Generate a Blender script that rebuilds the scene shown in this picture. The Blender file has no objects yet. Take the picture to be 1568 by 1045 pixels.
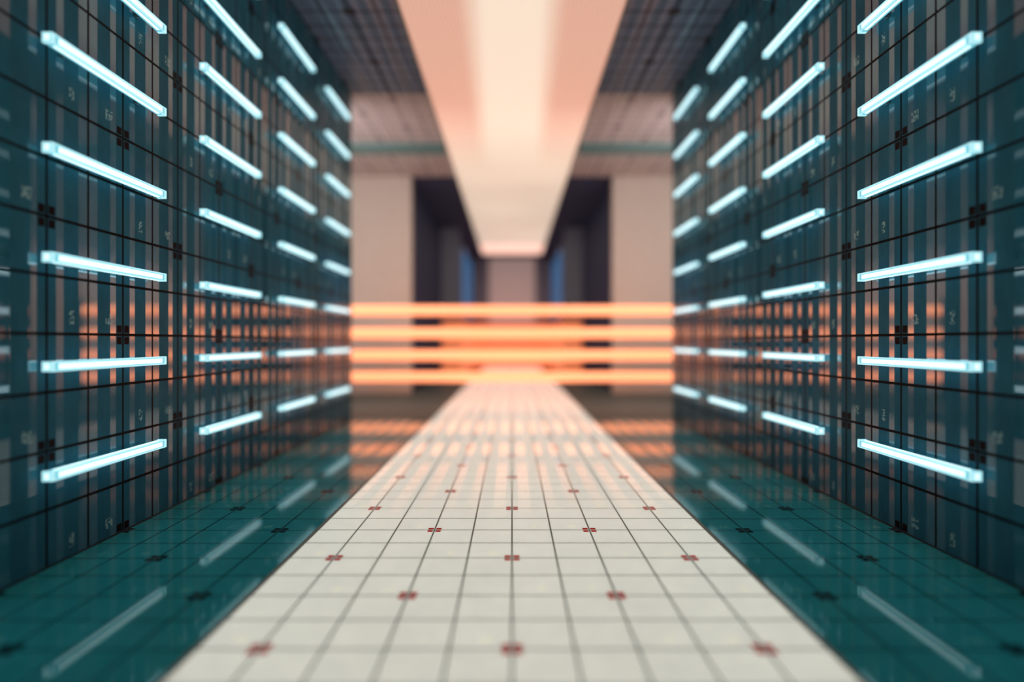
import bpy, bmesh, math
from mathutils import Vector, Matrix

scene = bpy.context.scene
scene.view_settings.view_transform = 'Standard'
scene.view_settings.look = 'None'

# ------------------------------------------------------------------ constants
XW = 3.06          # inner face of side walls
HC = 6.22          # ceiling height
YB = -2.2          # back of the hall
YE = 11.45         # end of the tiled side walls
WP = 1.548         # wall module (4 tiles)
FP = 1.2252        # floor module (4 tiles)
RW = 1.53          # half width of runway

# ------------------------------------------------------------------ node helpers
class NT:
    def __init__(s, name):
        s.mat = bpy.data.materials.new(name); s.mat.use_nodes = True
        s.t = s.mat.node_tree; s.t.nodes.clear()
        s.out = s.t.nodes.new('ShaderNodeOutputMaterial')
        s.p = s.t.nodes.new('ShaderNodeBsdfPrincipled')
        s.t.links.new(s.p.outputs[0], s.out.inputs[0])
    def set(s, sock, v):
        if isinstance(v, bpy.types.NodeSocket):
            s.t.links.new(v, sock)
        else:
            sock.default_value = v
    def m(s, op, a, b=None, c=None, clamp=False):
        n = s.t.nodes.new('ShaderNodeMath'); n.operation = op; n.use_clamp = clamp
        s.set(n.inputs[0], a)
        if b is not None: s.set(n.inputs[1], b)
        if c is not None: s.set(n.inputs[2], c)
        return n.outputs[0]
    def mix(s, f, a, b):
        n = s.t.nodes.new('ShaderNodeMix'); n.data_type = 'RGBA'
        s.set(n.inputs[0], f); s.set(n.inputs[6], a); s.set(n.inputs[7], b)
        return n.outputs[2]
    def lerp(s, f, a, b):
        n = s.t.nodes.new('ShaderNodeMix'); n.data_type = 'FLOAT'
        s.set(n.inputs[0], f); s.set(n.inputs[2], a); s.set(n.inputs[3], b)
        return n.outputs[0]
    def pos(s):
        g = s.t.nodes.new('ShaderNodeTexCoord')
        x = s.t.nodes.new('ShaderNodeSeparateXYZ')
        s.t.links.new(g.outputs['Object'], x.inputs[0])
        s.vec = g.outputs['Object']
        return x.outputs[0], x.outputs[1], x.outputs[2]
    def noise(s, scale, detail=3, rough=.5, vec=None):
        n = s.t.nodes.new('ShaderNodeTexNoise')
        n.inputs['Scale'].default_value = scale; n.inputs['Detail'].default_value = detail
        n.inputs['Roughness'].default_value = rough
        s.t.links.new(vec if vec is not None else s.vec, n.inputs['Vector'])
        return n.outputs['Fac']
    def scalevec(s, sx, sy, sz):
        n = s.t.nodes.new('ShaderNodeVectorMath'); n.operation = 'MULTIPLY'
        s.t.links.new(s.vec, n.inputs[0]); n.inputs[1].default_value = (sx, sy, sz)
        return n.outputs[0]
    def pp(s, x, per, off=0.0):
        return s.m('PINGPONG', s.m('SUBTRACT', x, off), per/2)
    def inp(s, name, v):
        s.set(s.p.inputs[name], v)

def rgb(r, g, b):   # sRGB 0-255 -> linear
    f = lambda c: (c/255/12.92) if c/255 <= .04045 else ((c/255+.055)/1.055)**2.4
    return (f(r), f(g), f(b), 1)

def grid(n, u, v, P, lw, mk, gap):
    t = P/4
    du = n.pp(u, t); dv = n.pp(v, t)
    mn = n.m('MINIMUM', du, dv)
    line = n.m('LESS_THAN', mn, lw)
    a = n.m('LESS_THAN', n.m('MAXIMUM', n.pp(u, P), n.pp(v, P)), mk)
    b = n.m('LESS_THAN', n.m('MAXIMUM', n.pp(u, P, P/2), n.pp(v, P, P/2)), mk)
    mark = n.m('MULTIPLY', n.m('MAXIMUM', a, b), n.m('GREATER_THAN', mn, gap))
    lu, lv = -t*.42, t*.30
    def blk(ou, ov, w, h):
        x = n.m('LESS_THAN', n.pp(u, P, ou), w); y = n.m('LESS_THAN', n.pp(v, P, ov), h)
        return n.m('MULTIPLY', x, y)
    l = n.m('MAXIMUM', blk(lu, lv, t*.10, t*.10), blk(lu+P/2, lv+P/2, t*.10, t*.10))
    l2 = n.m('MAXIMUM', blk(lu+t, lv+P/2, t*.06, t*.12), blk(lu+t+P/2, lv, t*.06, t*.12))
    l = n.m('MAXIMUM', l, l2)
    ch = n.m('GREATER_THAN', n.noise(55, 0), .5)
    lab_glint = n.m('MULTIPLY', l, ch)  # printed labels; on the runway, pale painted highlights
    return line, mark, lab_glint

def tile_mat(name, axes, P, offs, base, base2, linec, markc, lab_glint_c, lw, mk, gap,
             stripe_axis, stripe='wall', spec=(1.35, 2.1), rough=(.45, .06), emis=0.0, lift=.25, sw=.2, tint=None, ramp=None, band=None):
    n = NT(name)
    c = n.pos()
    u = n.m('SUBTRACT', c[axes[0]], offs[0]); v = n.m('SUBTRACT', c[axes[1]], offs[1])
    line, mark, lab_glint = grid(n, u, v, P, lw, mk, gap)
    s = n.m('SUBTRACT', c[stripe_axis], offs[0] if stripe_axis == axes[0] else offs[1])
    t = P/4
    b_ = None
    if band:     # added band that strengthens tube reflections (centre height, half height, ior)
        b_ = n.m('MULTIPLY_ADD', n.m('SUBTRACT', n.m('ABSOLUTE', n.m('SUBTRACT', c[2], band[0])), band[1]), -1/.25, .5, clamp=True)
    if stripe == 'wall':
        s1 = n.m('LESS_THAN', n.pp(s, 2*t, t), t*.25)
        s2 = n.m('LESS_THAN', n.m('ABSOLUTE', n.m('SUBTRACT', n.pp(s, 2*t, t), t*.70)), t*.085)
        st = n.m('MAXIMUM', s1, s2)
    else:
        st = n.m('LESS_THAN', n.pp(s, t*.75, t*.375), t*sw)
    if ramp:     # polished bands start further down the hall, the near tiles are honed
        st = n.m('MULTIPLY', st, n.m('MULTIPLY_ADD', n.m('SUBTRACT', c[1], ramp[0]), 1/(ramp[1]-ramp[0]), 0.0, clamp=True))
    mott = n.noise(2.2, 5, .6)
    mott = n.m('MULTIPLY_ADD', n.noise(9, 3, .6, n.scalevec(1, 1, .35)), .5, n.m('MULTIPLY', mott, .5))
    mm = n.m('MULTIPLY_ADD', n.m('SUBTRACT', mott, .5), 2.4, .5, clamp=True)
    col = n.mix(mm, base, base2)
    bright = tuple(min(1, x*1.7+.01) for x in base2[:3])+(1,)
    col = n.mix(n.m('MULTIPLY', st, lift), col, bright)
    col = n.mix(n.m('MULTIPLY', lab_glint, .6), col, lab_glint_c)
    col = n.mix(mark, col, markc)
    col = n.mix(line, col, linec)
    n.inp('Base Color', col)
    notl = n.m('SUBTRACT', 1.0, n.m('MAXIMUM', line, mark))
    sf = n.m('MULTIPLY', st, notl)
    n.inp('Roughness', n.lerp(sf, rough[0], rough[1]))
    hi = spec[1]
    if band:
        hi = n.lerp(b_, spec[1], band[2])
    n.inp('IOR', n.lerp(sf, spec[0], hi))
    if tint: n.inp('Specular Tint', tint)
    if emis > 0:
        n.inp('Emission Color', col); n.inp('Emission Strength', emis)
    b = n.t.nodes.new('ShaderNodeBump'); b.inputs['Strength'].default_value = .2; b.inputs['Distance'].default_value = .003
    n.t.links.new(notl, b.inputs['Height']); n.t.links.new(b.outputs[0], n.p.inputs['Normal'])
    return n.mat

M = {}
M['wall'] = tile_mat('teal_glass_wall_tile', (1, 2), WP, (4.72, 0.0), rgb(32, 90, 110), rgb(52, 114, 132),
                     rgb(0, 2, 4), rgb(22, 3, 6), rgb(190, 220, 215), .0105, .074, .016, 1, lift=.14,
                     spec=(1.15, 1.58), rough=(.5, .022), tint=(.95, .95, 1, 1), band=(1.58, .5, 3.7))
M['ceil'] = tile_mat('ceiling_tile', (0, 1), WP, (0, 4.72), rgb(88, 104, 128), rgb(112, 122, 142),
                     rgb(8, 10, 20), rgb(40, 10, 16), rgb(150, 150, 150), .018, .08, .02, 0, lift=.2, spec=(1.25, 1.5), rough=(.5, .2))
M['floor'] = tile_mat('teal_floor_tile', (0, 1), FP, (0, 2.912), rgb(36, 142, 152), rgb(50, 160, 166),
                      rgb(4, 34, 42), rgb(16, 4, 8), rgb(110, 190, 180), .006, .056, .010, 0, stripe='floor',
                      lift=.05, spec=(1.25, 3.4), rough=(.06, .025), sw=.19, ramp=(7.5, 9.0))
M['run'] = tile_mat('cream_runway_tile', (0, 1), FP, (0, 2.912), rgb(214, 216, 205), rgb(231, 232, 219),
                    rgb(84, 90, 86), rgb(155, 20, 20), rgb(255, 250, 205), .0065, .052, .010, 0, stripe='floor',  # pale label colour paints star highlights on the runway
                    lift=.0, spec=(1.1, 2.4), rough=(.3, .03), emis=.60, sw=.19, ramp=(5.0, 8.0))  # glow added to the tile colour to brighten the runway
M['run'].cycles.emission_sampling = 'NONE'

def simple(name, col, rough=.5, metal=0, emis=None, es=0, var=.12, scale=6, ior=1.45, nosamp=False):
    n = NT(name); n.pos()
    f = n.noise(scale, 4, .55)
    dark = tuple(x*(1-var) for x in col[:3])+(1,); lt = tuple(min(1, x*(1+var)) for x in col[:3])+(1,)
    n.inp('Base Color', n.mix(f, dark, lt)); n.inp('Roughness', rough); n.inp('Metallic', metal); n.inp('IOR', ior)
    if emis is not None:
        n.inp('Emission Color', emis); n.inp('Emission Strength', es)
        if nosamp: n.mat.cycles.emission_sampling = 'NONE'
    return n.mat

M['beige'] = simple('beige_plaster', rgb(206, 192, 180), .7)
M['brownfloor'] = simple('grey_brown_stone_floor', rgb(95, 112, 112), .5, ior=1.15)
M['mauve'] = tile_mat('mauve_ceiling_tile', (0, 1), WP, (0, 4.72), rgb(180, 166, 166), rgb(198, 184, 180),
                     rgb(80, 66, 74), rgb(90, 40, 45), rgb(190, 180, 180), .014, .08, .02, 0, lift=.1, spec=(1.3, 1.4), rough=(.5, .3))
M['dark'] = simple('dark_indigo_panel', rgb(62, 68, 94), .7, ior=1.15)
M['slate'] = simple('slate_blue_panel', rgb(134, 140, 156), .6)
M['tealtrim'] = simple('teal_metal_trim', rgb(105, 136, 134), .5, .1)
M['black'] = simple('black_frame', rgb(20, 24, 30), .5)
M['metal'] = simple('brushed_metal', rgb(95, 120, 128), .35, .8)
M['edge'] = simple('grey_runway_edging', rgb(120, 118, 108), .4)
M['endwall'] = simple('salmon_end_panel', rgb(190, 170, 162), .6, emis=rgb(180, 155, 148), es=.4, nosamp=True)  # glow added to brighten the middle of the end wall
M['orangeglow'] = simple('orange_glow_panel', rgb(230, 140, 100), .5, emis=rgb(255, 140, 92), es=.55)  # glow stands in for orange light on the far walls
M['blueglow'] = simple('blue_backlit_glass', rgb(30, 70, 110), .2, emis=rgb(40, 110, 160), es=.6)
M['fill'] = simple('opal_fill_panel', rgb(220, 220, 225), .4, emis=(.95, .94, .96, 1), es=5.5, var=.03)  # unseen fill light added for the portal walls and ceiling
M['lampcore'] = simple('lamp_core_glow', (.8, .95, 1, 1), .4, emis=(.70, .95, 1.0, 1), es=1.3, var=.02)
M['lampshell'] = simple('lamp_acrylic_shell', (.2, .5, .6, 1), .2, emis=(.19, .58, .68, 1), es=.85, var=.02)
M['lamprim'] = simple('lamp_bright_rim', (.4, .7, .8, 1), .2, emis=(.45, .85, .92, 1), es=.9, var=.02, nosamp=True)
M['tube'] = simple('orange_tube_glow', (.8, .4, .2, 1), .4, emis=(1.0, .30, .135, 1), es=1.7, var=.02)

def strip_mat(name):
    """backlit perforated ceiling fabric: bright middle band near, evenly cream further away"""
    n = NT(name); x, y, z = n.pos()
    ax = n.m('ABSOLUTE', x)
    cw = n.m('MULTIPLY_ADD', y, .022, .40)
    t = n.m('MULTIPLY_ADD', n.m('SUBTRACT', ax, cw), -1/.36, .5, clamp=True)
    far = n.m('MULTIPLY_ADD', n.m('SUBTRACT', y, 14.0), 1/4.5, .5, clamp=True)
    d = n.m('MAXIMUM', n.pp(x, .06), n.pp(y, .06))
    hole = n.m('GREATER_THAN', d, .021)
    perf = n.m('MULTIPLY', n.m('MULTIPLY', hole, .45), n.m('SUBTRACT', 1.0, n.m('MAXIMUM', t, far)))
    near = n.mix(t, rgb(238, 186, 164), rgb(246, 224, 204))
    near = n.mix(perf, near, rgb(150, 92, 76))
    cloud = n.mix(n.noise(.35, 2), rgb(208, 190, 172), rgb(234, 216, 196))
    col = n.mix(far, near, cloud)
    n.inp('Base Color', col); n.inp('Roughness', .6)
    n.inp('Emission Color', col); n.inp('Emission Strength', .76)
    return n.mat
M['stripA'] = strip_mat('perforated_peach_light_panel')
M['stripC'] = simple('pink_light_panel', rgb(255, 205, 185), .5, emis=rgb(255, 208, 188), es=1.05)

# ------------------------------------------------------------------ mesh helpers
def addbox(bm, lo, hi, mi=0, bevel=0):
    r = bmesh.ops.create_cube(bm, size=1)
    vs = r['verts']
    for v in vs:
        v.co = Vector([(lo[i]+hi[i])/2 + v.co[i]*(hi[i]-lo[i]) for i in range(3)])
    fs = {f for v in vs for f in v.link_faces}
    for f in fs: f.material_index = mi
    if bevel:
        es = list({e for v in vs for e in v.link_edges})
        rr = bmesh.ops.bevel(bm, geom=es, offset=bevel, segments=2, affect='EDGES', profile=.5)
        for f in rr['faces']: f.material_index = mi

def mk(name, boxes, mats, bevel=0, parent=None):
    bm = bmesh.new()
    for b in boxes:
        addbox(bm, b[0], b[1], b[2] if len(b) > 2 else 0, bevel)
    me = bpy.data.meshes.new(name); bm.to_mesh(me); bm.free()
    for m in mats: me.materials.append(M[m])
    o = bpy.data.objects.new(name, me); scene.collection.objects.link(o)
    if parent: o.parent = parent
    return o

def empty(name):
    e = bpy.data.objects.new(name, None); scene.collection.objects.link(e); return e

# ------------------------------------------------------------------ shell
T = .25
mk('floor', [((-XW-T, YB-T, -.2), (-RW-.02, YE, 0)), ((RW+.02, YB-T, -.2), (XW+T, YE, 0)),
             ((-6.2, YE, -.2), (-RW-.02, 36, 0), 1), ((RW+.02, YE, -.2), (6.2, 36, 0), 1)], ['floor', 'brownfloor'])
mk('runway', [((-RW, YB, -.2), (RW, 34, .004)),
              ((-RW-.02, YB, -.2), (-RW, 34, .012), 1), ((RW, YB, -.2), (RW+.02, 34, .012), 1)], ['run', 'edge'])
mk('wall_left', [((-XW-T, YB, 0), (-XW, YE, HC))], ['wall'])
mk('wall_right', [((XW, YB, 0), (XW+T, YE, HC))], ['wall'])
mk('wall_back', [((-XW-T, YB-T, 0), (XW+T, YB, HC))], ['slate'])
mk('ceiling', [((-XW-T, YB-T, HC), (XW+T, YE, HC+.2)), ((-6.4, YE, HC), (6.4, 17.2, HC+.2), 1),
               ((-6.4, 17.2, HC), (6.4, 36, HC+.2), 2)], ['ceil', 'mauve', 'dark'])
for sgn, nm in ((-1, 'left'), (1, 'right')):
    def bx(x0, x1, y0, y1, z0, z1, mi=0):
        a, b = sorted((sgn*x0, sgn*x1)); return ((a, y0, z0), (b, y1, z1), mi)
    # bay behind the tiled wall, with an unseen opal fill-light panel added on its return wall
    mk('wall_bay_'+nm, [bx(6.2, 6.4, YE-.25, 17.5, 0, HC), bx(XW+T, 6.2, YE-.25, YE, 0, HC),
                        bx(3.5, 6.0, YE, YE+.05, 2.8, 5.8, 1), bx(3.42, 3.5, YE, YE+.08, 2.72, 5.88, 2),
                        bx(6.0, 6.08, YE, YE+.08, 2.72, 5.88, 2), bx(3.5, 6.0, YE, YE+.08, 2.72, 2.8, 2),
                        bx(3.5, 6.0, YE, YE+.08, 5.8, 5.88, 2)], ['beige', 'fill', 'black'])
    mk('wall_portal_'+nm, [bx(2.9, 6.2, 17.2, 17.5, 0, HC)], ['beige'])
    mk('wall_corridor_'+nm, [bx(2.95, 3.15, 17.5, 25, 0, HC, 0), bx(2.2, 3.15, 25, 25.3, 0, HC, 1),
                             bx(2.2, 2.4, 25.3, 34, 0, HC, 0),
                             bx(2.12, 2.9, 24.93, 25.0, .03, 2.35, 2),       # glowing panels painting orange light onto the far walls
                             bx(2.12, 2.2, 25.0, 34, .03, 2.35, 2),
                             bx(2.10, 2.9, 24.92, 25.0, 2.35, 2.40, 3)], ['dark', 'slate', 'orangeglow', 'black'])
    mk('window_'+('1' if sgn < 0 else '2'), [bx(2.16, 2.2, 26.5, 32.5, 2.6, 5.6, 0),
        bx(2.13, 2.2, 26.4, 32.6, 2.5, 2.6, 1), bx(2.13, 2.2, 26.4, 32.6, 5.6, 5.7, 1),
        bx(2.13, 2.2, 29.45, 29.55, 2.6, 5.6, 1)], ['blueglow', 'black'])
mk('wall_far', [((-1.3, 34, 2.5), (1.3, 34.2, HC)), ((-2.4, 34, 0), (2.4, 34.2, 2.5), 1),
                ((-2.4, 34, 2.5), (-1.3, 34.2, HC), 2), ((1.3, 34, 2.5), (2.4, 34.2, HC), 2)], ['endwall', 'orangeglow', 'slate'])
mk('trim_1', [((-6.2, 14.3, HC-.10), (-RW-.12, 14.9, HC)), ((RW+.12, 14.3, HC-.10), (6.2, 14.9, HC))], ['tealtrim'])
mk('baseboard_left', [((-XW, YB, 0), (-XW+.006, YE, .012))], ['black'])
mk('baseboard_right', [((XW-.006, YB, 0), (XW, YE, .012))], ['black'])

e = empty('ceiling_light_raft')
W = 1.56
mk('panel_1', [((-W, YB, HC-.06), (W, 29, HC-.02))], ['stripA'], parent=e)
mk('panel_2', [((-W, 29, HC-.06), (W, 32, HC-.02))], ['stripC'], parent=e)
mk('frame', [((-W-.03, YB, HC-.07), (-W, 32, HC)), ((W, YB, HC-.07), (W+.03, 32, HC)),
             ((-W-.03, 32, HC-.07), (W+.03, 32.04, HC)), ((-.1, YB, HC-.02), (.1, 32, HC))], ['edge'], parent=e)

# ------------------------------------------------------------------ wall tube lamps
def lamp_mesh(L=1.25):
    bm = bmesh.new()
    # local: +x = away from wall, y = length, z = up ; wall plane at x=0
    g, d, hh = .05, .062, .030
    addbox(bm, (g, -L/2, -hh), (g+d, L/2, hh), 0)                          # acrylic body
    addbox(bm, (g+d-.004, -L/2+.05, -.017), (g+d+.004, L/2-.05, .017), 1)    # core line, room side
    for s in (-1, 1):
        addbox(bm, (g+d-.005, -L/2-.002, s*hh-.004), (g+d+.002, L/2+.002, s*hh+.004), 2)
        addbox(bm, (g+.020, -L/2+.05, s*(hh+.001)-.002), (g+d-.020, L/2-.05, s*(hh+.001)+.002), 1)
    for s in (-1, 1):
        y = s*(L/2)
        addbox(bm, (g-.002, y-.012, -hh-.003), (g+d+.003, y+.012, hh+.003), 2)
        addbox(bm, (g+.018, y-.014, -.016), (g+d-.018, y+.014, .016), 1)
    for y in (-L*.32, L*.32):
        addbox(bm, (0, y-.015, -.012), (g+.005, y+.015, .012), 3)
        addbox(bm, (0, y-.03, -.025), (.006, y+.03, .025), 3)
    me = bpy.data.meshes.new('tube_lamp'); bm.to_mesh(me); bm.free()
    for m in ('lampshell', 'lampcore', 'lamprim', 'metal'): me.materials.append(M[m])
    return me
lm = lamp_mesh()
for sgn in (-1, 1):
    e = empty('wall_tube_lamps')
    for k in range(-2, 4):
        for r in range(8):
            o = bpy.data.objects.new('tube_lamp', lm); scene.collection.objects.link(o)
            o.location = (sgn*XW, 4.48+1.94*k, .63+.705*r)
            if sgn > 0: o.rotation_euler = (0, 0, math.pi)
            o.parent = e

# ------------------------------------------------------------------ orange light barrier
e = empty('light_barrier')
YT = 14.67; HL = 4.4
RY = Matrix.Rotation(math.pi/2, 3, 'Y')
for i, z in enumerate((.62, 1.15, 1.69, 2.25)):
    bm = bmesh.new()
    bmesh.ops.create_cone(bm, cap_ends=True, segments=16, radius1=.12, radius2=.12, depth=2*HL)
    bmesh.ops.rotate(bm, verts=bm.verts, cent=(0, 0, 0), matrix=RY)
    for s in (-1, 1):
        rr = bmesh.ops.create_cone(bm, cap_ends=True, segments=16, radius1=.145, radius2=.145, depth=.12)
        bmesh.ops.rotate(bm, verts=rr['verts'], cent=(0, 0, 0), matrix=RY)
        for v in rr['verts']: v.co.x += s*HL
        for f in {f for v in rr['verts'] for f in v.link_faces}: f.material_index = 1
    for f in bm.faces: f.smooth = len(f.verts) == 4
    me = bpy.data.meshes.new('tube'); bm.to_mesh(me); bm.free()
    me.materials.append(M['tube']); me.materials.append(M['metal'])
    o = bpy.data.objects.new('tube_%d' % (i+1), me); scene.collection.objects.link(o)
    o.location = (0, YT, z); o.parent = e
for s, nm in ((-1, 'post_left'), (1, 'post_right')):
    a, b = sorted((s*(HL+.02), s*(HL+.2)))
    mk(nm, [((a, YT-.1, 0), (b, YT+.1, 2.55)), ((a-.08, YT-.18, 0), (b+.08, YT+.18, .03))], ['metal'], .008, e)

# ------------------------------------------------------------------ world and camera
w = bpy.data.worlds.new('World'); scene.world = w; w.use_nodes = True
w.node_tree.nodes['Background'].inputs[0].default_value = (.1, .2, .25, 1)
w.node_tree.nodes['Background'].inputs[1].default_value = .2

cd = bpy.data.cameras.new('camera'); cam = bpy.data.objects.new('camera', cd); scene.collection.objects.link(cam)
cam.location = (0, 0, 1.5); cam.rotation_euler = (math.pi/2, 0, 0)
cd.sensor_width = 36; cd.lens = 21.1; cd.clip_end = 200; cd.clip_start = .05
cd.dof.use_dof = True; cd.dof.focus_distance = 4.9; cd.dof.aperture_fstop = .165
scene.camera = cam
